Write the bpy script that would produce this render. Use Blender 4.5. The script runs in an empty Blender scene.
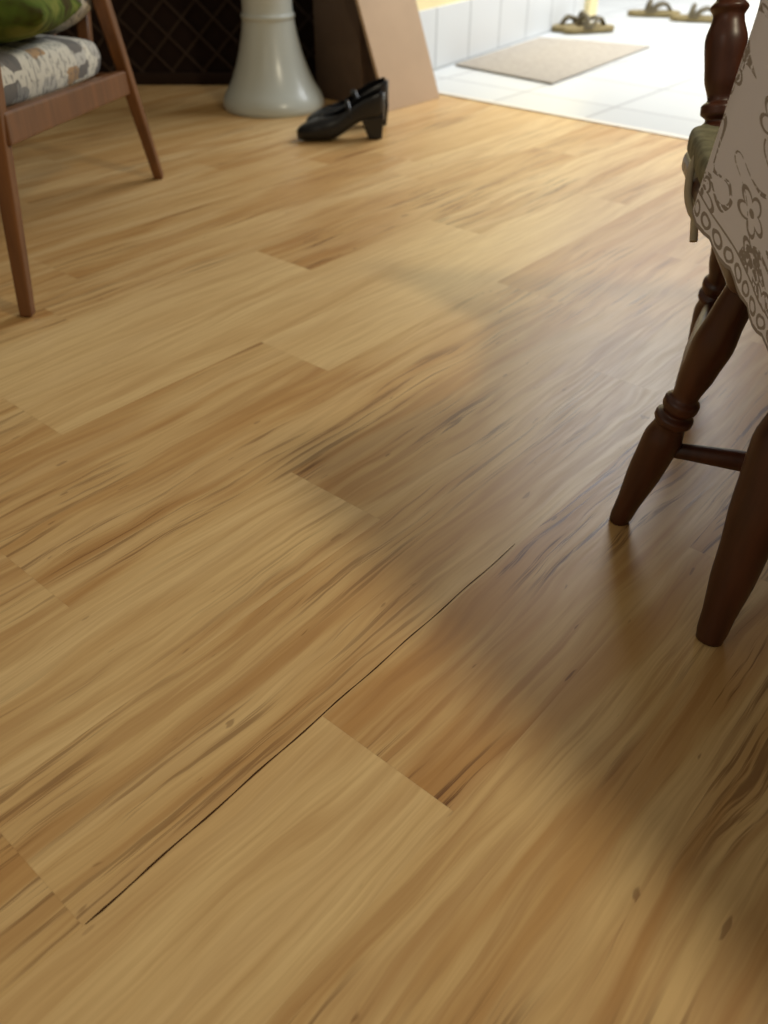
import bpy, bmesh, math, random
from mathutils import Vector, Matrix
random.seed(4)
scene=bpy.context.scene
scene.view_settings.view_transform='Standard'
scene.view_settings.look='None'
PX,PY=.650,.760          # plank direction in the room
TX,TY=.757,-.654         # across the planks (along the back wall)
def W(p,t,z=0): return Vector((PX*p+TX*t, PY*p+TY*t, z))

# ---------------- materials ----------------
def newmat(name):
    m=bpy.data.materials.new(name); m.use_nodes=True
    return m, m.node_tree.nodes, m.node_tree.links, m.node_tree.nodes['Principled BSDF']
def plain(name,col,rough=.5,spec=.5,noise=0,scale=20,coat=0):
    m,n,l,b=newmat(name)
    b.inputs['Roughness'].default_value=rough
    b.inputs['Specular IOR Level'].default_value=spec
    b.inputs['Coat Weight'].default_value=coat
    if noise:
        tc=n.new('ShaderNodeTexCoord'); nz=n.new('ShaderNodeTexNoise'); nz.inputs['Scale'].default_value=scale
        nz.inputs['Detail'].default_value=4
        r=n.new('ShaderNodeValToRGB')
        r.color_ramp.elements[0].position=.3; r.color_ramp.elements[1].position=.7
        r.color_ramp.elements[0].color=[c*(1-noise) for c in col]+[1]
        r.color_ramp.elements[1].color=[min(1,c*(1+noise)) for c in col]+[1]
        l.new(tc.outputs['Object'],nz.inputs['Vector']); l.new(nz.outputs['Fac'],r.inputs['Fac']); l.new(r.outputs['Color'],b.inputs['Base Color'])
    else: b.inputs['Base Color'].default_value=list(col)+[1]
    return m
def woodmat(name,dark,light,rough=.35,scale=(30,30,3)):
    m,n,l,b=newmat(name)
    b.inputs['Roughness'].default_value=rough
    tc=n.new('ShaderNodeTexCoord'); mp=n.new('ShaderNodeMapping'); mp.inputs['Scale'].default_value=scale
    nz=n.new('ShaderNodeTexNoise'); nz.inputs['Scale'].default_value=1.5; nz.inputs['Detail'].default_value=5
    r=n.new('ShaderNodeValToRGB'); r.color_ramp.elements[0].position=.35; r.color_ramp.elements[1].position=.65
    r.color_ramp.elements[0].color=list(dark)+[1]; r.color_ramp.elements[1].color=list(light)+[1]
    l.new(tc.outputs['Object'],mp.inputs['Vector']); l.new(mp.outputs['Vector'],nz.inputs['Vector'])
    l.new(nz.outputs['Fac'],r.inputs['Fac']); l.new(r.outputs['Color'],b.inputs['Base Color'])
    return m

M_dark=woodmat('dark_turned_wood',(.045,.012,.005),(.085,.024,.009),.38)
M_arm=woodmat('teak',(.12,.045,.012),(.18,.070,.020),.45)
M_ceram=plain('white_ceramic',(.54,.58,.55),.25,.5)
M_blackl=plain('black_leather',(.006,.006,.007),.35,.45)
M_insole=plain('insole',(.02,.018,.016),.6)
M_board=plain('hardboard_pink',(.48,.34,.22),.6,.3,.05,6)
M_box=plain('brown_box',(.10,.066,.045),.7,.2,.12,8)
M_wall=plain('brown_wall',(.10,.07,.05),.9,.1,.1,3)
M_yellow=plain('cream_wall',(.80,.68,.38),.8,.2,.04,3)
M_mat=plain('door_mat',(.36,.32,.27),.95,.1,.1,40)
M_sand=plain('sandal_tan',(.22,.17,.08),.7,.2,.15,30)
M_sandd=plain('sandal_strap',(.09,.07,.035),.6)
M_lat=plain('dark_lattice',(.025,.014,.009),.7,.1)
M_lat2=plain('lattice_strip',(.042,.026,.018),.6,.2)
M_latb=plain('lattice_back',(.022,.013,.010),.9,.1)
M_trim=plain('threshold_alu',(.75,.70,.6),.4)
M_cush=plain('cushion_sage',(.22,.21,.14),.9,.1,.3,50)
M_tie=plain('cushion_tie',(.50,.43,.30),.9,.1,.1,50)

# floor laminate
def floor_mat():
    m,n,l,b=newmat('laminate_planks')
    uv=n.new('ShaderNodeUVMap'); uv.uv_map='UVMap'
    at=n.new('ShaderNodeAttribute'); at.attribute_name='plank'
    sep=n.new('ShaderNodeSeparateColor'); l.new(at.outputs['Color'],sep.inputs['Color'])
    sx=n.new('ShaderNodeSeparateXYZ'); l.new(uv.outputs['UV'],sx.inputs['Vector'])
    def mr(src,a,bb,c=0,d=1,smooth=False):
        q=n.new('ShaderNodeMapRange'); q.inputs[1].default_value=a;q.inputs[2].default_value=bb;q.inputs[3].default_value=c;q.inputs[4].default_value=d
        if smooth: q.interpolation_type='SMOOTHSTEP'
        l.new(src,q.inputs[0]); return q.outputs[0]
    def math_(op,a,bb=0):
        q=n.new('ShaderNodeMath'); q.operation=op
        for i,v in enumerate((a,bb)):
            if isinstance(v,(int,float)): q.inputs[i].default_value=v
            else: l.new(v,q.inputs[i])
        return q.outputs[0]
    def mix(f,A,B,bt='MIX'):
        q=n.new('ShaderNodeMix'); q.data_type='RGBA'; q.blend_type=bt
        if isinstance(f,(int,float)): q.inputs[0].default_value=f
        else: l.new(f,q.inputs[0])
        for i,v in ((6,A),(7,B)):
            if isinstance(v,tuple): q.inputs[i].default_value=v+(1,)
            else: l.new(v,q.inputs[i])
        return q.outputs[2]
    rnd=math_('MULTIPLY',sep.outputs['Blue'],9.)
    ux=math_('ADD',sx.outputs['X'],rnd)
    def comb(x,y,z=0.35):
        cb=n.new('ShaderNodeCombineXYZ')
        for i,v in enumerate((x,y,z)):
            if isinstance(v,(int,float)): cb.inputs[i].default_value=v
            else: l.new(v,cb.inputs[i])
        return cb.outputs[0]
    def noise(vec,sc,detail,rough=.5,off=0.):
        mp=n.new('ShaderNodeMapping'); mp.inputs['Scale'].default_value=sc; mp.inputs['Location'].default_value=(off,off*.7,off*.3)
        l.new(vec,mp.inputs['Vector'])
        z=n.new('ShaderNodeTexNoise'); z.noise_dimensions='2D'; z.inputs['Scale'].default_value=1; z.inputs['Detail'].default_value=detail
        z.inputs['Roughness'].default_value=rough
        l.new(mp.outputs[0],z.inputs['Vector']); return z.outputs['Fac']
    base=comb(ux,sx.outputs['Y'])
    w1=math_('MULTIPLY',math_('SUBTRACT',noise(base,(1.8,6,1),2),.5),.055)
    w2=math_('MULTIPLY',math_('SUBTRACT',noise(base,(8,24,1),2,.5,3.3),.5),.009)
    yy=math_('ADD',sx.outputs['Y'],math_('ADD',w1,w2))
    g=comb(ux,yy)
    broad=mr(noise(g,(1.5,14,1),3,.55,1.7),.40,.62,0,1,True)
    mid=mr(noise(g,(2.3,50,1),3,.6,5.1),.44,.66,0,1,True)
    fine=mr(noise(g,(5,150,1),3,.65,8.2),.38,.66)
    pale=mr(noise(g,(1.2,20,1),3,.5,12.),.50,.66,0,1,True)
    knot=mr(noise(g,(16.,60,1),2,.5,15.),.76,.81,0,1,True)
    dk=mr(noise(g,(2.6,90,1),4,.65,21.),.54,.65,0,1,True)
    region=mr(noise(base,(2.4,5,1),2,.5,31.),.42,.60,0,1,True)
    G=sep.outputs['Green']
    col=mix(sep.outputs['Red'],(.56,.340,.130),(.73,.525,.255))
    col=mix(math_('MULTIPLY',broad,mr(G,0,1,.10,.80)),col,(.46,.235,.072))
    col=mix(math_('MULTIPLY',mid,mr(G,0,1,.12,.55)),col,(.36,.170,.050))
    col=mix(math_('MULTIPLY',pale,mr(G,0,1,.5,.3)),col,(.75,.55,.28))
    col=mix(math_('MULTIPLY',fine,.26),col,(.38,.195,.065))
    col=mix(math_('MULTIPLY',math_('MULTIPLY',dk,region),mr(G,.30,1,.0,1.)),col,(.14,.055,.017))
    col=mix(math_('MULTIPLY',knot,mr(G,0,1,.0,.7)),col,(.15,.062,.02))
    uv2=n.new('ShaderNodeUVMap'); uv2.uv_map='Edge'
    s2=n.new('ShaderNodeSeparateXYZ'); l.new(uv2.outputs['UV'],s2.inputs['Vector'])
    def edge(src,L,w):
        a=math_('SUBTRACT',.5,math_('ABSOLUTE',math_('SUBTRACT',src,.5)))
        a=math_('MULTIPLY',a,L)
        return mr(a,w*.3,w,1,0)
    e=math_('MAXIMUM',edge(s2.outputs['X'],1.2,.0012),math_('MULTIPLY',edge(s2.outputs['Y'],.18,.0008),.4))
    col=mix(math_('MULTIPLY',e,.08),col,(.2,.09,.03))
    l.new(col,b.inputs['Base Color'])
    rr=mr(fine,0,1,.36,.42); l.new(rr,b.inputs['Roughness'])
    b.inputs['Specular IOR Level'].default_value=.38
    return m
M_floor=floor_mat()
M_gap=plain('seam_gap',(.065,.030,.012),.8,.1)

def tile_mat(name,base,joint,bw,bh,rot):
    m,n,l,b=newmat(name)
    tc=n.new('ShaderNodeTexCoord'); mp=n.new('ShaderNodeMapping'); mp.inputs['Rotation'].default_value=rot
    br=n.new('ShaderNodeTexBrick'); br.offset=0; br.inputs['Scale'].default_value=1
    br.inputs['Brick Width'].default_value=bw; br.inputs['Row Height'].default_value=bh
    br.inputs['Mortar Size'].default_value=.007; br.inputs['Mortar Smooth'].default_value=.3
    br.inputs['Color1'].default_value=base+(1,); br.inputs['Color2'].default_value=tuple(c*.93 for c in base)+(1,)
    br.inputs['Mortar'].default_value=joint+(1,)
    l.new(tc.outputs['Object'],mp.inputs[0]); l.new(mp.outputs[0],br.inputs['Vector']); l.new(br.outputs['Color'],b.inputs['Base Color'])
    b.inputs['Roughness'].default_value=.3
    return m
M_tile=tile_mat('floor_tiles',(.62,.63,.62),(.38,.38,.38),.40,.40,(0,0,-math.radians(49.4)))
M_tilew=tile_mat('skirting_tiles',(.64,.65,.65),(.40,.41,.41),.30,.30,(0,0,0))

def fabric_patch():
    m,n,l,b=newmat('patterned_upholstery')
    tc=n.new('ShaderNodeTexCoord'); mp=n.new('ShaderNodeMapping'); mp.inputs['Scale'].default_value=(13,13,30)
    v=n.new('ShaderNodeTexVoronoi'); v.distance='CHEBYCHEV'; v.inputs['Scale'].default_value=1.0; v.inputs['Randomness'].default_value=.6
    r=n.new('ShaderNodeValToRGB'); r.color_ramp.interpolation='CONSTANT'
    e=r.color_ramp.elements; e[0].position=0; e[0].color=(.55,.53,.46,1); e[1].position=.36; e[1].color=(.14,.13,.12,1)
    for p,c in ((.50,(.45,.44,.40,1)),(.66,(.36,.23,.12,1)),(.74,(.60,.58,.5,1)),(.88,(.24,.24,.23,1))):
        x=e.new(p); x.color=c
    s=n.new('ShaderNodeSeparateColor')
    l.new(tc.outputs['Object'],mp.inputs[0]); l.new(mp.outputs[0],v.inputs['Vector']); l.new(v.outputs['Color'],s.inputs[0]); l.new(s.outputs[0],r.inputs[0])
    mp2=n.new('ShaderNodeMapping'); mp2.inputs['Scale'].default_value=(90,90,45)
    l.new(tc.outputs['Object'],mp2.inputs[0]); nz=n.new('ShaderNodeTexNoise'); nz.inputs['Scale'].default_value=1; l.new(mp2.outputs[0],nz.inputs['Vector'])
    g=n.new('ShaderNodeMath'); g.operation='GREATER_THAN'; g.inputs[1].default_value=.57; l.new(nz.outputs['Fac'],g.inputs[0])
    g2=n.new('ShaderNodeMath'); g2.operation='MULTIPLY'; g2.inputs[1].default_value=.6; l.new(g.outputs[0],g2.inputs[0])
    mx=n.new('ShaderNodeMix'); mx.data_type='RGBA'; mx.inputs[7].default_value=(.10,.10,.10,1)
    l.new(g2.outputs[0],mx.inputs[0]); l.new(r.outputs[0],mx.inputs[6]); l.new(mx.outputs[2],b.inputs['Base Color']); b.inputs['Roughness'].default_value=.95
    return m
M_fab=fabric_patch()
def green_fab():
    m,n,l,b=newmat('green_leafy_fabric')
    tc=n.new('ShaderNodeTexCoord'); nz=n.new('ShaderNodeTexNoise'); nz.inputs['Scale'].default_value=14; nz.inputs['Distortion'].default_value=.8
    r=n.new('ShaderNodeValToRGB'); e=r.color_ramp.elements; e[0].position=.36; e[0].color=(.05,.040,.014,1); e[1].position=.66; e[1].color=(.17,.19,.045,1)
    x=e.new(.5); x.color=(.08,.12,.02,1)
    l.new(tc.outputs['Object'],nz.inputs['Vector']); l.new(nz.outputs['Fac'],r.inputs[0]); l.new(r.outputs[0],b.inputs['Base Color']); b.inputs['Roughness'].default_value=1.0
    b.inputs['Specular IOR Level'].default_value=.1
    return m
M_green=green_fab()
def lace():
    m,n,l,b=newmat('embroidered_cloth')
    uv=n.new('ShaderNodeUVMap'); uv.uv_map='UVMap'
    def M(op,a,bb=0):
        q=n.new('ShaderNodeMath'); q.operation=op
        for i,v in enumerate((a,bb)):
            if isinstance(v,(int,float)): q.inputs[i].default_value=v
            else: l.new(v,q.inputs[i])
        return q.outputs[0]
    def contour(scale,level,wid,dist):
        nz=n.new('ShaderNodeTexNoise'); nz.noise_dimensions='2D'; nz.inputs['Scale'].default_value=scale; nz.inputs['Detail'].default_value=0; nz.inputs['Distortion'].default_value=dist
        l.new(uv.outputs[0],nz.inputs['Vector'])
        return M('LESS_THAN',M('ABSOLUTE',M('SUBTRACT',nz.outputs['Fac'],level)),wid)
    line=M('MAXIMUM',contour(15,.50,.022,.8),contour(22,.60,.026,.8))
    v=n.new('ShaderNodeTexVoronoi'); v.inputs['Scale'].default_value=260; l.new(uv.outputs[0],v.inputs['Vector'])
    line=M('MULTIPLY',line,M('LESS_THAN',v.outputs['Distance'],.66))
    # five-petalled flowers scattered over the cloth
    S=17.
    v2=n.new('ShaderNodeTexVoronoi'); v2.voronoi_dimensions='2D'; v2.inputs['Scale'].default_value=S; v2.inputs['Randomness'].default_value=.65; l.new(uv.outputs[0],v2.inputs['Vector'])
    df=n.new('ShaderNodeVectorMath'); df.operation='SUBTRACT'; l.new(uv.outputs[0],df.inputs[0]); l.new(v2.outputs['Position'],df.inputs[1])
    sd=n.new('ShaderNodeSeparateXYZ'); l.new(df.outputs[0],sd.inputs[0])
    ang=M('ARCTAN2',sd.outputs['Y'],sd.outputs['X'])
    pet=M('ADD',M('MULTIPLY',M('ABSOLUTE',M('COSINE',M('MULTIPLY',ang,2.5))),.13),.15)
    fl=M('LESS_THAN',M('ABSOLUTE',M('SUBTRACT',v2.outputs['Distance'],pet)),.028)
    ctr=M('LESS_THAN',v2.outputs['Distance'],.055)
    ring=M('MAXIMUM',fl,ctr)
    s=n.new('ShaderNodeSeparateXYZ'); l.new(uv.outputs[0],s.inputs[0])
    hem=M('LESS_THAN',s.outputs['Y'],.0030)
    hx=M('SUBTRACT',M('FRACT',M('MULTIPLY',s.outputs['X'],75.)),.5)
    hy=M('MULTIPLY',M('SUBTRACT',s.outputs['Y'],.010),75.)
    rr=M('SQRT',M('ADD',M('MULTIPLY',hx,hx),M('MULTIPLY',hy,hy)))
    hem2=M('LESS_THAN',M('ABSOLUTE',M('SUBTRACT',rr,.34)),.09)
    hem3=M('LESS_THAN',M('ABSOLUTE',M('SUBTRACT',s.outputs['Y'],.020)),.0010)
    inner=M('GREATER_THAN',s.outputs['Y'],.021)
    f=M('MAXIMUM',M('MULTIPLY',M('MAXIMUM',line,ring),inner),M('MAXIMUM',hem3,M('MAXIMUM',hem,hem2)))
    mx=n.new('ShaderNodeMix'); mx.data_type='RGBA'; mx.inputs[6].default_value=(.92,.90,.95,1); mx.inputs[7].default_value=(.20,.14,.07,1)
    l.new(M('MULTIPLY',f,.75),mx.inputs[0]); l.new(mx.outputs[2],b.inputs['Base Color']); b.inputs['Roughness'].default_value=.9
    tr=n.new('ShaderNodeBsdfTranslucent'); l.new(mx.outputs[2],tr.inputs['Color'])
    ms=n.new('ShaderNodeMixShader'); ms.inputs[0].default_value=.25
    out=[x for x in n if x.type=='OUTPUT_MATERIAL'][0]
    l.new(b.outputs[0],ms.inputs[1]); l.new(tr.outputs[0],ms.inputs[2]); l.new(ms.outputs[0],out.inputs[0])
    return m
M_lace=lace()

# ---------------- mesh helpers ----------------
def link(ob):
    bpy.context.collection.objects.link(ob); return ob
def mk(name,verts,faces,mat,smooth=False):
    me=bpy.data.meshes.new(name); me.from_pydata([tuple(v) for v in verts],[],faces); me.update()
    if mat: me.materials.append(mat)
    if smooth:
        for p in me.polygons: p.use_smooth=True
    bm=bmesh.new(); bm.from_mesh(me); bmesh.ops.recalc_face_normals(bm,faces=bm.faces); bm.to_mesh(me); bm.free()
    return link(bpy.data.objects.new(name,me))
def root(name,loc):
    e=bpy.data.objects.new(name,None); e.location=loc; e.empty_display_size=.1; link(e); return e
def par(e,*obs):
    for o in obs:
        o.parent=e; o.matrix_parent_inverse=Matrix.Translation(-Vector(e.location))
def prism(name,pts,z0,z1,mat,bev=.005,seg=3):
    n=len(pts); vs=[(p[0],p[1],z0) for p in pts]+[(p[0],p[1],z1) for p in pts]
    fs=[list(range(n))[::-1],list(range(n,2*n))]+[[i,(i+1)%n,n+(i+1)%n,n+i] for i in range(n)]
    o=mk(name,vs,fs,mat)
    if bev:
        b=o.modifiers.new('b','BEVEL'); b.width=bev; b.segments=seg; b.limit_method='ANGLE'
        for p in o.data.polygons: p.use_smooth=True
    return o
def hexa(name,bot,top,mat,bev=.003):
    vs=list(bot)+list(top); fs=[[3,2,1,0],[4,5,6,7]]+[[i,(i+1)%4,4+(i+1)%4,4+i] for i in range(4)]
    o=mk(name,vs,fs,mat)
    if bev:
        b=o.modifiers.new('b','BEVEL'); b.width=bev; b.segments=3
    return o
def beam(name,a,b,w,h,mat,bev=.006,w2=None,h2=None,up=Vector((0,0,1))):
    a=Vector(a); b=Vector(b); d=(b-a).normalized(); s=d.cross(up).normalized(); u=s.cross(d)
    w2=w2 or w; h2=h2 or h
    def q(c,w,h): return [c+s*w/2+u*h/2,c-s*w/2+u*h/2,c-s*w/2-u*h/2,c+s*w/2-u*h/2]
    return hexa(name,q(a,w,h),q(b,w2,h2),mat,bev)
def lathe(name,a,b,prof,mat,n=24):
    a=Vector(a); b=Vector(b); d=b-a; dn=d.normalized()
    x=dn.cross(Vector((0,1,0.001))).normalized(); y=dn.cross(x)
    vs=[];fs=[]
    for t,r in prof:
        c=a+d*t
        for i in range(n):
            g=2*math.pi*i/n; vs.append(c+x*r*math.cos(g)+y*r*math.sin(g))
    for k in range(len(prof)-1):
        for i in range(n): fs.append([k*n+i,k*n+(i+1)%n,(k+1)*n+(i+1)%n,(k+1)*n+i])
    fs.append(list(range(n))[::-1]); fs.append([(len(prof)-1)*n+i for i in range(n)])
    return mk(name,vs,fs,mat,True)
def smooth_prof(pts,m=6):
    out=[]
    for i in range(len(pts)-1):
        (t0,r0),(t1,r1)=pts[i],pts[i+1]
        for k in range(m):
            s=k/m; e=s*s*(3-2*s); out.append((t0+(t1-t0)*s,r0+(r1-r0)*e))
    out.append(pts[-1]); return out
def catmull(pts,m=5):
    out=[]
    P=[pts[0]]+list(pts)+[pts[-1]]
    for i in range(1,len(P)-2):
        p0,p1,p2,p3=[Vector(q) for q in P[i-1:i+3]]
        for k in range(m):
            s=k/m
            q=.5*((2*p1)+(p2-p0)*s+(2*p0-5*p1+4*p2-p3)*s*s+(3*p1-p0-3*p2+p3)*s**3)
            out.append((q.x,q.y))
    out.append(tuple(pts[-1])); return out
def pillow(name,center,size,mat,rot=(0,0,0)):
    bm=bmesh.new(); bmesh.ops.create_cube(bm,size=1); bmesh.ops.subdivide_edges(bm,edges=bm.edges,cuts=6,use_grid_fill=True)
    for v in bm.verts:
        x,y,z=[c*2 for c in v.co]
        f=(1-abs(x)**4*.5)*(1-abs(y)**4*.5)
        v.co.z=z/2*(.45+.55*f)
        v.co.x=x/2*(1-.04*abs(z)**2); v.co.y=y/2*(1-.04*abs(z)**2)
        v.co=Vector((v.co.x*size[0],v.co.y*size[1],v.co.z*size[2]))
    me=bpy.data.meshes.new(name); bm.to_mesh(me); bm.free(); me.materials.append(mat)
    for p in me.polygons: p.use_smooth=True
    o=link(bpy.data.objects.new(name,me)); o.location=center; o.rotation_euler=rot
    b=o.modifiers.new('s','SUBSURF'); b.levels=1; b.render_levels=2
    return o
def tube(name,pts,r,mat,cyc=False):
    cu=bpy.data.curves.new(name,'CURVE'); cu.dimensions='3D'; cu.bevel_depth=r; cu.bevel_resolution=3; cu.resolution_u=8
    s=cu.splines.new('BEZIER'); s.bezier_points.add(len(pts)-1)
    for p,c in zip(s.bezier_points,pts): p.co=c; p.handle_left_type=p.handle_right_type='AUTO'
    s.use_cyclic_u=cyc; cu.materials.append(mat); cu.use_fill_caps=True
    return link(bpy.data.objects.new(name,cu))

# ---------------- floor planks ----------------
P0,P1=-2.2,2.925; T0=-.445; Wd=.18; Ln=1.2
offs={0:.415,-1:.11,-2:.72,-3:.33,-4:.99,-5:.55,-6:1.31,-7:.80,1:.95,2:.2}
vs=[];fs=[];uvs=[];eds=[];cols=[]
# (tone, figure) of the boards that start(1)/end(0) at each listed joint
special={(0,1):(.35,1.0),(0,0):(.95,.30),(-1,1):(.60,.65),(-1,0):(.45,.7),(-1,2):(.6,.5),(-4,1):(1.,.10),(-4,0):(.60,.6),(-5,1):(.95,.20),(-5,0):(.6,.55),(-6,0):(1.,.12),(-6,1):(.25,.9),(-2,1):(.35,.85),(-2,0):(.8,.5),(-3,1):(.5,.7),(-3,0):(.7,.6),(1,0):(.65,.8),(1,1):(.25,.95)}
for k in range(-28,20):
    t0=T0+k*Wd; t1=t0+Wd
    o=offs.get(k,random.uniform(0,1.2))
    j0=math.floor((P0-o)/Ln)
    for j in range(j0,j0+6):
        a=o+j*Ln; b=a+Ln; ca=max(a,P0); cb=min(b,P1)
        if cb-ca<.001: continue
        i=len(vs)
        for (p,t) in ((ca,t0),(cb,t0),(cb,t1),(ca,t1)):
            vs.append(tuple(W(p,t)))
        fs.append([i,i+1,i+2,i+3])
        uvs+= [(ca,t0),(cb,t0),(cb,t1),(ca,t1)]
        eds+= [((ca-a)/Ln,0),((cb-a)/Ln,0),((cb-a)/Ln,1),((ca-a)/Ln,1)]
        tone=random.uniform(.2,.9); st=random.uniform(.3,.8)
        key=(k,1 if abs(a-o)<.01 else (0 if abs(b-o)<.01 else (2 if abs(a-o-Ln)<.01 else 9)))
        if key in special: tone,st=special[key]
        cols+=[(tone,st,random.random(),1)]*4
me=bpy.data.meshes.new('floor'); me.from_pydata(vs,[],fs); me.update()
me.uv_layers.new(name='UVMap'); me.uv_layers.new(name='Edge')
me.color_attributes.new('plank','FLOAT_COLOR','CORNER')
idx=[lp.vertex_index for lp in me.loops]
me.uv_layers['UVMap'].data.foreach_set('uv',[c for v in idx for c in uvs[v]])
me.uv_layers['Edge'].data.foreach_set('uv',[c for v in idx for c in eds[v]])
me.color_attributes['plank'].data.foreach_set('color',[c for v in idx for c in cols[v]])
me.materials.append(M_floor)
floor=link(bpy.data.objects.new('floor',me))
# open seam between two boards (tapered dark gap)
pts=[]
N=40
for i in range(N+1):
    s=i/N; p=.112+(.80-.112)*s; w=.00110*(1-.5*s)*(1 if i else .4)*(1+.25*math.sin(i*1.7))
    pts.append((p,w,T0-.004*s+.0006*math.sin(i*.9)))
v=[tuple(W(p,t-w,.0004)) for p,w,t in pts]+[tuple(W(p,t+w,.0004)) for p,w,t in pts]
g=mk('floor_seam_gap',v,[[i,i+1,N+2+i,N+1+i] for i in range(N)],M_gap); g.parent=floor

# ---------------- walls / door / outside ----------------
def wallseg(name,pa,pb,z0,z1,th,mat):
    a=Vector(pa).to_2d(); b=Vector(pb).to_2d(); d=(b-a).normalized(); nrm=Vector((-d.y,d.x))*th
    return prism(name,[a,b,b+nrm,a+nrm],z0,z1,mat,0)
TJ=-2.50; TR=-.85
wallseg('wall_back',W(2.925,TJ),W(2.925,-5.6),0,2.5,-.12,M_wall)
wallseg('wall_back_right',W(2.925,3.2),W(2.925,TR),0,2.5,-.12,M_wall)
wallseg('wall_back_lintel',W(2.925,TR),W(2.925,TJ),2.05,2.5,-.12,M_wall)
wallseg('wall_left',W(2.925,-5.4),W(-2.2,-5.4),0,2.5,-.12,M_wall)
tr=prism('trim_1',[W(2.915,TJ).to_2d(),W(2.915,TR).to_2d(),W(2.945,TR).to_2d(),W(2.945,TJ).to_2d()],0,.004,M_trim,.001)
q=[W(2.94,-3.2,-.004),W(2.94,2.5,-.004),W(8.5,2.5,-.004),W(8.5,-3.2,-.004)]
mk('floor_tiles',q,[[0,1,2,3]],M_tile)
A=Vector((.06,3.90)); D=Vector((.60,.92)).normalized()
B=A+D*1.95
def skirting():
    L=(B-A).length
    return mk('wall_outer_tiled',[(0,0,-.004),(L,0,-.004),(L,0,.235),(0,0,.235),(0,.02,.235),(L,.02,.235),(L,.02,-.004),(0,.02,-.004)],[[0,1,2,3],[3,2,5,4],[1,6,5,2],[0,3,4,7],[7,4,5,6],[0,7,6,1]],M_tilew)
M_tilew.node_tree.nodes['Mapping'].inputs['Rotation'].default_value=(-math.pi/2,0,0)
sk=skirting(); sk.location=(A.x,A.y,0); sk.rotation_euler=(0,0,math.atan2(D.y,D.x))
nD=Vector((-D.y,D.x))
prism('wall_outer',[A+nD*.02,B+nD*.02,B+nD*.15,A+nD*.15],-.004,2.5,M_yellow,0)
prism('door_post',[B-nD*.03,B+D*.12-nD*.03,B+D*.12+nD*.1,B+nD*.1],-.004,2.3,M_yellow,.005)
wallseg('wall_far',W(8.3,2.5),W(8.3,-3.2),0,2.4,.1,M_yellow)

# door mat
m0=[Vector((.318,4.25)),Vector((.69,3.854)),Vector((1.30,4.70)),Vector((.80,4.96))]
prism('door_mat',m0,-.003,.006,M_mat,.003)

# ---------------- sandals ----------------
def sandal(name,loc,ang,L=.26):
    outl=[(0,.0),(.03,.034),(.10,.040),(.17,.046),(.22,.050),(.25,.042),(.27,.014),(.27,-.014),(.25,-.038),(.21,-.046),(.15,-.040),(.09,-.036),(.03,-.032)]
    ca,sa=math.cos(ang),math.sin(ang)
    def P(x,y,z): return Vector((loc[0]+1.12*(ca*x-sa*y),loc[1]+1.12*(sa*x+ca*y),z))
    e=root(name,(loc[0],loc[1],0))
    s=prism('sole',[P(x,y,0).to_2d() for x,y in outl],0,.026,M_sand,.006)
    parts=[s]
    for y in (-.038,.038):
        parts.append(tube('strap',[P(.12,y,.022),P(.155,y*.8,.055),P(.19,y*.35,.060),P(.222,0,.026)],.010,M_sandd))
    parts.append(tube('instep_strap',[P(.10,-.038,.02),P(.11,-.024,.066),P(.11,.024,.066),P(.10,.038,.02)],.013,M_sandd))
    par(e,*parts)
sandal('sandal',(1.18,5.27,0),math.radians(197))
sandal('sandal.001',(.94,5.10,0),math.radians(20))
sandal('sandal.002',(1.42,5.74,0),math.radians(-8))
sandal('sandal.003',(1.62,5.56,0),math.radians(-14))

# ---------------- pedestal ----------------
prof=catmull([(0,.183),(.012,.187),(.03,.185),(.05,.176),(.08,.157),(.116,.139),(.16,.122),(.204,.109),(.25,.098),(.288,.092),(.292,.095),(.304,.095),(.308,.090),(.345,.088),(.42,.094),(.52,.120),(.60,.162),(.62,.178),(.64,.176)],4)
e=root('ceramic_pedestal',(-.41,3.46,0))
H=.64
pd=lathe('pedestal_column',(-.41,3.46,0),(-.41,3.46,H),[(z/H,r) for z,r in prof],M_ceram,48)
par(e,pd)

# ---------------- lattice screen ----------------
e=root('lattice_screen',(-1.1,3.84,0))
x0,x1,y=-2.1,-.24,3.84
parts=[prism('back_panel',[(x0,y+.012),(x1,y+.012),(x1,y+.022),(x0,y+.022)],.01,1.3,M_latb,0)]
vs=[];fs=[]
def strip(a,b,w,th,yy):
    a=Vector(a);b=Vector(b);d=(b-a).normalized();nn=Vector((-d.y,d.x))*w/2
    i=len(vs)
    for yv in (yy,yy-th):
        for q in (a+nn,b+nn,b-nn,a-nn): vs.append((q.x,yv,q.y))
    fs.extend([[i+4,i+5,i+6,i+7]]+[[i+k,i+(k+1)%4,i+4+(k+1)%4,i+4+k] for k in range(4)])
zt=1.3
c=x0-zt
while c<x1:
    for sgn in (1,-1):
        za=max(0,x0-c); zb=min(zt,x1-c)
        if zb-za>.02:
            if sgn==1: strip((c+za,za+.01),(c+zb,zb+.01),.010,.005,y+.006)
            else: strip((x0+x1-(c+za),za+.01),(x0+x1-(c+zb),zb+.01),.010,.005,y+.001)
    c+=.125
parts.append(mk('lattice_strips',vs,fs,M_lat2))
for xx in (x0,-1.2,x1): parts.append(prism('stile',[(xx-.02,y-.012),(xx+.02,y-.012),(xx+.02,y+.03),(xx-.02,y+.03)],0,1.32,M_lat,.003))
parts.append(prism('bottom_rail',[(x0,y-.01),(x1,y-.01),(x1,y+.028),(x0,y+.028)],.0,.045,M_lat,.003))
parts.append(prism('top_rail',[(x0,y-.01),(x1,y-.01),(x1,y+.028),(x0,y+.028)],1.28,1.32,M_lat,.003))
par(e,*parts)

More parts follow.
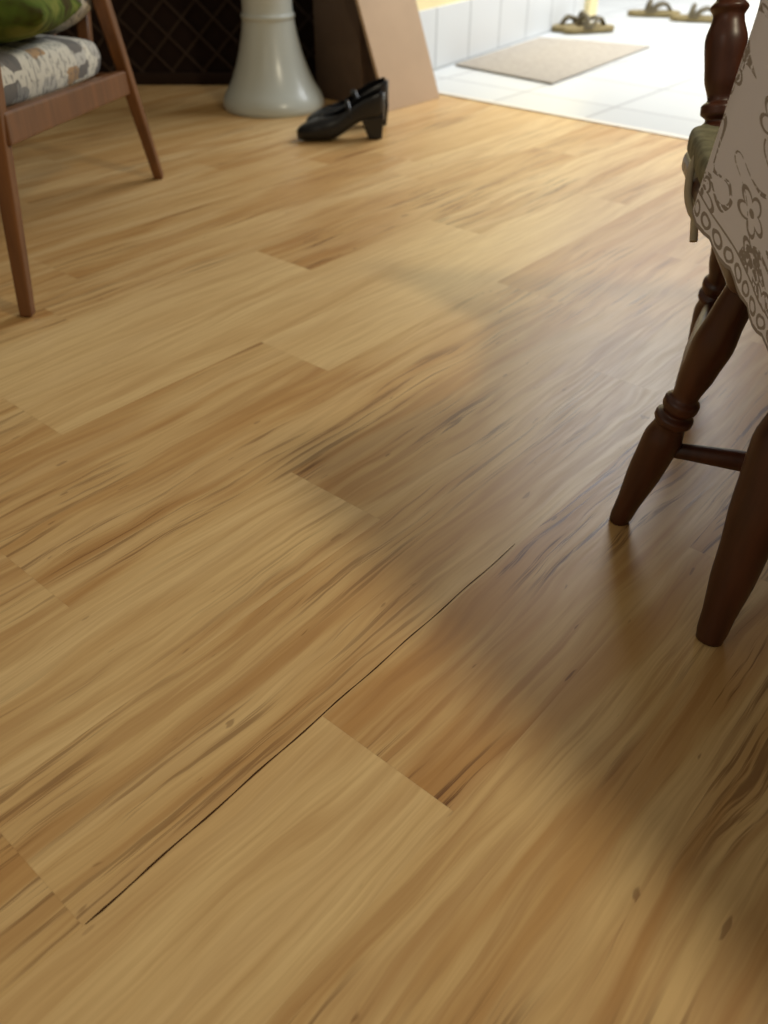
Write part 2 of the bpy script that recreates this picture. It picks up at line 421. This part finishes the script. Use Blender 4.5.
# ---------------- box + leaning board ----------------
T2=Vector((-.757,.654)); P2=Vector((PX,PY))
c0=Vector((-.088,3.47)); 
e=root('cardboard_box',(-.1,3.6,0))
bx=prism('box_body',[c0,c0+P2*.26,c0+P2*.26+T2*.23,c0+T2*.23],0,.40,M_box,.004)
fl=prism('box_lid_flap',[c0-T2*.002-P2*.004,c0+P2*.262,c0+P2*.262+T2*.114,c0+T2*.114-P2*.004],.401,.405,M_box,.001)
fl2=prism('box_lid_flap_b',[c0+T2*.118-P2*.004,c0+P2*.262+T2*.118,c0+P2*.262+T2*.234,c0+T2*.234-P2*.004],.401,.405,M_box,.001)
par(e,bx,fl,fl2)
th=Vector((-.012,.0105,.003))
BL=Vector((.015,3.374,0)); BR=Vector((.217,3.60,0)); k=.62/.34
up_=Vector((-.104,.060,.34))*k
e=root('leaning_board',(.1,3.5,0))
par(e,hexa('board',[BL,BR,BR+th,BL+th],[BL+up_,BR+up_,BR+th+up_,BL+th+up_],M_board,.002))

# ---------------- high heel shoes ----------------
def shoe(name,loc,ang,S=1.17):
    e=root(name,(loc[0],loc[1],0)); ca,sa=math.cos(ang),math.sin(ang)
    def P(x,y,z): return Vector((loc[0]+S*(ca*x-sa*y),loc[1]+S*(sa*x+ca*y),z*S))
    st=[0,.006,.018,.035,.055,.075,.095,.115,.135,.16,.185,.21,.23,.242]
    hw=[.006,.018,.029,.037,.041,.042,.040,.036,.032,.029,.029,.030,.026,.014]
    hh=[.016,.026,.035,.043,.050,.057,.060,.061,.062,.064,.068,.074,.080,.082]
    fm=[180,180,180,180,180,180,168,145,130,122,120,122,128,134]
    def sz(x):
        if x<.09: return .004+.004*max(0,(.02-x)/.02)
        s=min(1,(x-.09)/.11); return .004+.05*(s*s*(3-2*s))
    n=20; v=[];f=[]
    for x,w,h,fa in zip(st,hw,hh,fm):
        z0=sz(x)
        for i in range(n+1):
            a=math.radians(-fa+2*fa*i/n)
            yy=math.copysign(abs(math.sin(a))**.75,math.sin(a))*w
            zz=z0+h/2-h/2*math.copysign(abs(math.cos(a))**.7,math.cos(a))
            v.append(P(x,yy,zz))
    for k in range(len(st)-1):
        for i in range(n): f.append([k*(n+1)+i,k*(n+1)+i+1,(k+1)*(n+1)+i+1,(k+1)*(n+1)+i])
    up=mk('upper',v,f,M_blackl,True)
    s=up.modifiers.new('s','SOLIDIFY'); s.thickness=.0025; s.offset=1
    b=up.modifiers.new('ss','SUBSURF'); b.levels=1; b.render_levels=2
    hb=hexa('heel',[P(.200,-.018,0),P(.238,-.016,0),P(.238,.016,0),P(.200,.018,0)],[P(.178,-.026,.058),P(.243,-.022,.062),P(.243,.022,.062),P(.178,.026,.058)],M_blackl,.004)
    sole=mk('insole',[P(x,s_*w*.85,sz(x)+.006) for x,w in zip(st[3:],hw[3:]) for s_ in (-1,1)],[[2*i,2*i+1,2*i+3,2*i+2] for i in range(len(st)-4)],M_insole)
    cz=.075
    strap=tube('strap',[P(.150,-.029,.060),P(.145,-.022,cz+.008),P(.142,0,cz+.020),P(.145,.022,cz+.008),P(.150,.029,.060)],.008,M_blackl)
    back=mk('counter',[P(.236,-.022,.05),P(.244,-.012,.05),P(.247,0,.05),P(.244,.012,.05),P(.236,.022,.05),P(.232,.022,.112),P(.244,.012,.118),P(.248,0,.120),P(.244,-.012,.118),P(.232,-.022,.112)],[[0,1,8,9],[1,2,7,8],[2,3,6,7],[3,4,5,6]],M_blackl,True)
    s=back.modifiers.new('s','SOLIDIFY'); s.thickness=.003
    par(e,up,hb,sole,strap,back)
shoe('high_heel_shoe',(-.285,2.985,0),math.radians(6))
shoe('high_heel_shoe.001',(-.262,3.115,0),math.radians(17))

# ---------------- armchair ----------------
e=root('armchair',(-1.0,2.1,0)); parts=[]
for i in range(2):
    X=(lambda v:v) if i==0 else (lambda v:-2.06-v)
    def V(x,y,z): return Vector((X(x),y,z))
    parts.append(beam('front_leg_%d'%i,V(-.73,1.635,0),V(-.685,1.675,.60),.026,.030,M_arm,.006,.036,.046,up=Vector((0,1,0))))
    parts.append(beam('rear_leg_%d'%i,V(-.655,2.57,0),V(-.715,2.42,.60),.026,.030,M_arm,.006,.038,.050,up=Vector((0,1,0))))
    parts.append(beam('side_rail_%d'%i,V(-.698,1.655,.352),V(-.690,2.505,.268),.030,.058,M_arm,.006))
    parts.append(beam('arm_%d'%i,V(-.685,1.60,.632),V(-.72,2.50,.612),.060,.028,M_arm,.010))
    parts.append(beam('back_post_%d'%i,V(-.76,2.42,.27),V(-.80,2.80,.92),.03,.045,M_arm,.006))
parts.append(beam('front_rail',(-.70,1.68,.345),(-1.36,1.68,.345),.028,.06,M_arm,.006))
parts.append(beam('rear_rail',(-.70,2.47,.265),(-1.36,2.47,.265),.028,.06,M_arm,.006))
parts.append(beam('top_rail',(-.79,2.79,.90),(-1.27,2.79,.90),.03,.06,M_arm,.006))
for k in range(5):
    xx=-.87-.08*k; parts.append(beam('back_slat_%d'%k,(xx,2.49,.27),(xx,2.79,.9),.02,.012,M_arm,.003))
parts.append(pillow('seat_cushion',(-1.035,2.06,.376),(.645,.80,.13),M_fab,(math.radians(-5.5),0,0)))
parts.append(pillow('back_cushion',(-1.035,2.45,.60),(.645,.17,.46),M_fab,(math.radians(-20),0,0)))
par(e,*parts)
# soft square cushion with pinched corners lying on the seat
e=root('throw_cushion',(-.93,1.98,.45))
def throw(name,center,size,mat,rot):
    bm=bmesh.new(); N=14; top={};bot={}
    for i in range(N+1):
        for j in range(N+1):
            x=i/N*2-1;y=j/N*2-1
            px=x*(1-.07*(1-y*y)); py=y*(1-.07*(1-x*x))
            h=((1-x*x)*(1-y*y))**.42
            h*=1+.08*math.sin(5*x+2)*math.cos(4*y)
            edge=i in(0,N) or j in(0,N)
            t=bm.verts.new((px*size[0]/2,py*size[1]/2,h*size[2]/2)); top[i,j]=t
            bot[i,j]=t if edge else bm.verts.new((px*size[0]/2,py*size[1]/2,-h*size[2]/2))
    for i in range(N):
        for j in range(N):
            bm.faces.new((top[i,j],top[i+1,j],top[i+1,j+1],top[i,j+1]))
            bm.faces.new((bot[i,j+1],bot[i+1,j+1],bot[i+1,j],bot[i,j]))
    me=bpy.data.meshes.new(name); bm.to_mesh(me); bm.free(); me.materials.append(mat)
    for p in me.polygons: p.use_smooth=True
    o=link(bpy.data.objects.new(name,me)); o.location=center; o.rotation_euler=rot
    b=o.modifiers.new('s','SUBSURF'); b.levels=1; b.render_levels=1
    return o
par(e,throw('cushion_body',(-.885,2.03,.500),(.47,.52,.14),M_green,(math.radians(-5),math.radians(2),math.radians(8))))

# ---------------- dining chair (pushed in) ----------------
leg=smooth_prof([(0,.0135),(.03,.015),(.30,.0235),(.40,.0250),(.47,.020),(.485,.0245),(.50,.0245),(.515,.017),(.54,.0225),(.56,.0225),(.58,.016),(.68,.0215),(.78,.0245),(.88,.021),(1,.018)],4)
e=root('dining_chair',(.63,1.08,0)); parts=[]
FLf,FLt=Vector((.333,.955,0)),Vector((.402,.905,.375))
FRf,FRt=Vector((.78,.80,0)),Vector((.73,.82,.375))
RLf,RLt=Vector((.556,1.375,0)),Vector((.51,1.24,.375))
RRf,RRt=Vector((.97,1.30,0)),Vector((.84,1.20,.375))
for nme,a,b in (('leg_front_left',FLf,FLt),('leg_front_right',FRf,FRt),('leg_rear_left',RLf,RLt),('leg_rear_right',RRf,RRt)):
    parts.append(lathe(nme,a,b,leg,M_dark))
def at(a,b,z): return a+(b-a)*(z/.375)
spro=smooth_prof([(0,.010),(.3,.014),(.5,.016),(.7,.014),(1,.010)],4)
parts.append(lathe('stretcher_front',at(FLf,FLt,.135),at(FRf,FRt,.135),spro,M_dark,16))
parts.append(lathe('stretcher_left',at(FLf,FLt,.19),at(RLf,RLt,.17),spro,M_dark,16))
parts.append(lathe('stretcher_right',at(FRf,FRt,.19),at(RRf,RRt,.17),spro,M_dark,16))
seat=[(.372,.885),(.382,.86),(.41,.845),(.73,.765),(.78,.775),(.80,.80),(.91,1.20),(.905,1.25),(.875,1.275),(.53,1.362),(.475,1.362),(.445,1.335)]
parts.append(prism('seat',seat,.37,.402,M_dark,.012))
cx,cy=.62,1.06
cus=prism('seat_cushion',[(cx+(x-cx)*1.0-.004,cy+(y-cy)*.93) for x,y in seat],.401,.440,M_cush,.017,5); parts.append(cus)
post=smooth_prof([(0,.018),(.05,.025),(.13,.026),(.17,.018),(.20,.026),(.24,.026),(.27,.018),(.38,.025),(.56,.029),(.68,.021),(.72,.026),(.76,.018),(.86,.022),(1,.018)],4)
b0,b1=Vector((.488,1.322,.40)),Vector((.480,1.395,.65))
b2,b3=Vector((.872,1.245,.40)),Vector((.92,1.325,.65))
parts.append(lathe('back_post_left',b0,b1,post,M_dark)); parts.append(lathe('back_post_right',b2,b3,post,M_dark))
sp=smooth_prof([(0,.009),(.35,.015),(.5,.019),(.65,.015),(1,.009)],4)
for k in range(1,8):
    s=k/8; parts.append(lathe('spindle_%d'%k,b0.lerp(b2,s),b1.lerp(b3,s)-Vector((0,0,.03)),sp,M_dark,14))
parts.append(beam('crest_rail',b1+Vector((-.05,.015,-.0)),b3+Vector((.05,-.01,-.0)),.024,.080,M_dark,.010))
for dx,dz in ((0,0),(.012,.02)):
    parts.append(tube('cushion_tie',[(.448-dx,1.24,.425),(.433-dx,1.215,.40),(.430-dx*.5,1.19,.36),(.428+dx,1.165,.325+dz)],.0055,M_tie))
par(e,*parts)

# ---------------- dining table with cloth ----------------
C=Vector((.345,.890)); a=Vector((.51,-.86)).normalized(); b=Vector((.86,.51)).normalized()
La,Lb=1.25,.85; zt=.70
e=root('dining_table',(C+a*La/2+b*Lb/2).to_3d()); parts=[]
ins=.012
cs=[C+a*ins+b*ins,C+a*(La-ins)+b*ins,C+a*(La-ins)+b*(Lb-ins),C+a*ins+b*(Lb-ins)]
parts.append(prism('table_top',cs,zt-.03,zt,M_dark,.008))
ap=.07
c2=[C+a*ap+b*ap,C+a*(La-ap)+b*ap,C+a*(La-ap)+b*(Lb-ap),C+a*ap+b*(Lb-ap)]
for i in range(4):
    parts.append(beam('apron_%d'%i,c2[i].to_3d()+Vector((0,0,.635)),c2[(i+1)%4].to_3d()+Vector((0,0,.635)),.02,.07,M_dark,.003))
tl=smooth_prof([(0,.016),(.02,.018),(.16,.026),(.28,.032),(.38,.034),(.44,.026),(.46,.034),(.49,.034),(.51,.023),(.60,.030),(.72,.034),(.80,.026),(.84,.034),(1,.034)],4)
parts.append(lathe('leg_1',(.392,.724,0),(.475,.815,.67),tl,M_dark))
for i,pt in enumerate((C+a*(La-.12)+b*.09,C+a*(La-.12)+b*(Lb-.1),C+a*.16+b*(Lb-.1))):
    parts.append(lathe('leg_%d'%(i+2),pt.to_3d(),pt.to_3d()+Vector((0,0,.67)),tl,M_dark))
par(e,*parts)
R=.03
def corner(c,d0,d1):
    out=[]
    for i in range(7):
        g=i/6
        p0=c-d0*R; p2=c+d1*R
        out.append((p0*(1-g)**2+c*2*g*(1-g)+p2*g*g))
    return out
c00=C; c10=C+a*La; c11=C+a*La+b*Lb; c01=C+b*Lb
loop=[]
def addedge(p,q,n):
    for i in range(1,n): loop.append(p.lerp(q,i/n))
loop+=corner(c00,-b,a); addedge(c00+a*R,c10-a*R,200); loop+=corner(c10,a,b); addedge(c10+b*R,c11-b*R,60); loop+=corner(c11,b,-a); addedge(c11-a*R,c01+a*R,90); loop+=corner(c01,-a,-b); addedge(c01-b*R,c00+b*R,140)
n=len(loop); dist=[0]
for i in range(1,n): dist.append(dist[-1]+(loop[i]-loop[i-1]).length)
tot=dist[-1]+(loop[0]-loop[-1]).length
cen=sum(loop,Vector((0,0)))/n
rows=14; vs=[];uvl=[]
zc=zt+.003
def dropz(s):
    s0=s if s<tot/2 else s-tot
    s0-=.035
    base=.25
    if s0>=0: dp=base+ .95*min(s0,.13) - .35*max(0,min(s0-.2,.3))
    else: dp=base+.05*max(s0,-.3)
    return dp
for r in range(rows+1):
    f=r/rows
    for i in range(n):
        s=dist[i]; out=(loop[i]-cen).normalized()
        dp=dropz(s)+.007*abs(math.sin(s*math.pi*75/2))*(1 if r==rows else 0)
        wav=.012*math.sin(s*26+.6)*f+.006*math.sin(s*61)*f
        k=.010*min(1,f*6)+wav*.8+.012*f
        p=loop[i]+out*k
        z=zc-dp*f if r else zc
        vs.append((p.x,p.y,z)); uvl.append((s,dp*(1-f)))
fs=[]
for r in range(rows):
    for i in range(n):
        fs.append([r*n+i,r*n+(i+1)%n,(r+1)*n+(i+1)%n,(r+1)*n+i])
fs.append([i for i in range(n)])
me=bpy.data.meshes.new('tablecloth'); me.from_pydata(vs,[],fs); me.update(); me.materials.append(M_lace)
ul=me.uv_layers.new(name='UVMap')
for p in me.polygons:
    top=len(p.vertices)>4
    for li in p.loop_indices:
        vi=me.loops[li].vertex_index
        if top: ul.data[li].uv=(vs[vi][0],vs[vi][1]+1)
        else:
            u,v_=uvl[vi]; 
            if vi%n==0 and any((x%n)==n-1 for x in p.vertices): u=tot
            ul.data[li].uv=(u,v_)
    p.use_smooth=not top
link(bpy.data.objects.new('tablecloth',me))

# ---------------- lights ----------------
def light(name,typ,loc,energy,col,size=.1,target=None,sy=None):
    L=bpy.data.lights.new(name,typ); L.energy=energy; L.color=col
    if typ=='AREA':
        L.size=size
        if sy: L.shape='RECTANGLE'; L.size_y=sy
    else: L.shadow_soft_size=size
    o=link(bpy.data.objects.new(name,L)); o.location=loc
    if target is not None:
        o.rotation_euler=(Vector(target)-Vector(loc)).to_track_quat('-Z','Y').to_euler()
    return o
light('ceiling_lamp','POINT',(1.40,.40,2.10),82,(1.0,.87,.62),.105)
light('fill_light','POINT',(-1.5,-.7,2.1),17,(1.0,.92,.78),.35)  # added soft fill behind camera left, flattens the contrast; no real lamp there
po=W(5.2,-1.5,2.3)
light('daylight_outside','AREA',po,225,(.92,.96,1.0),2.6,(po.x,po.y,0),3.2)
w=bpy.data.worlds.new('w'); scene.world=w; w.use_nodes=True
w.node_tree.nodes['Background'].inputs[0].default_value=(1.0,.87,.66,1); w.node_tree.nodes['Background'].inputs[1].default_value=.22

# ---------------- camera ----------------
cd=bpy.data.cameras.new('camera'); cd.sensor_fit='AUTO'; cd.sensor_width=36; cd.lens=30.06; cd.clip_start=.02
cam=link(bpy.data.objects.new('camera',cd)); cam.location=(0,0,.75); cam.rotation_euler=(math.radians(52.4),0,0)
cd.dof.use_dof=True; cd.dof.focus_distance=1.0; cd.dof.aperture_fstop=4.5
scene.camera=cam
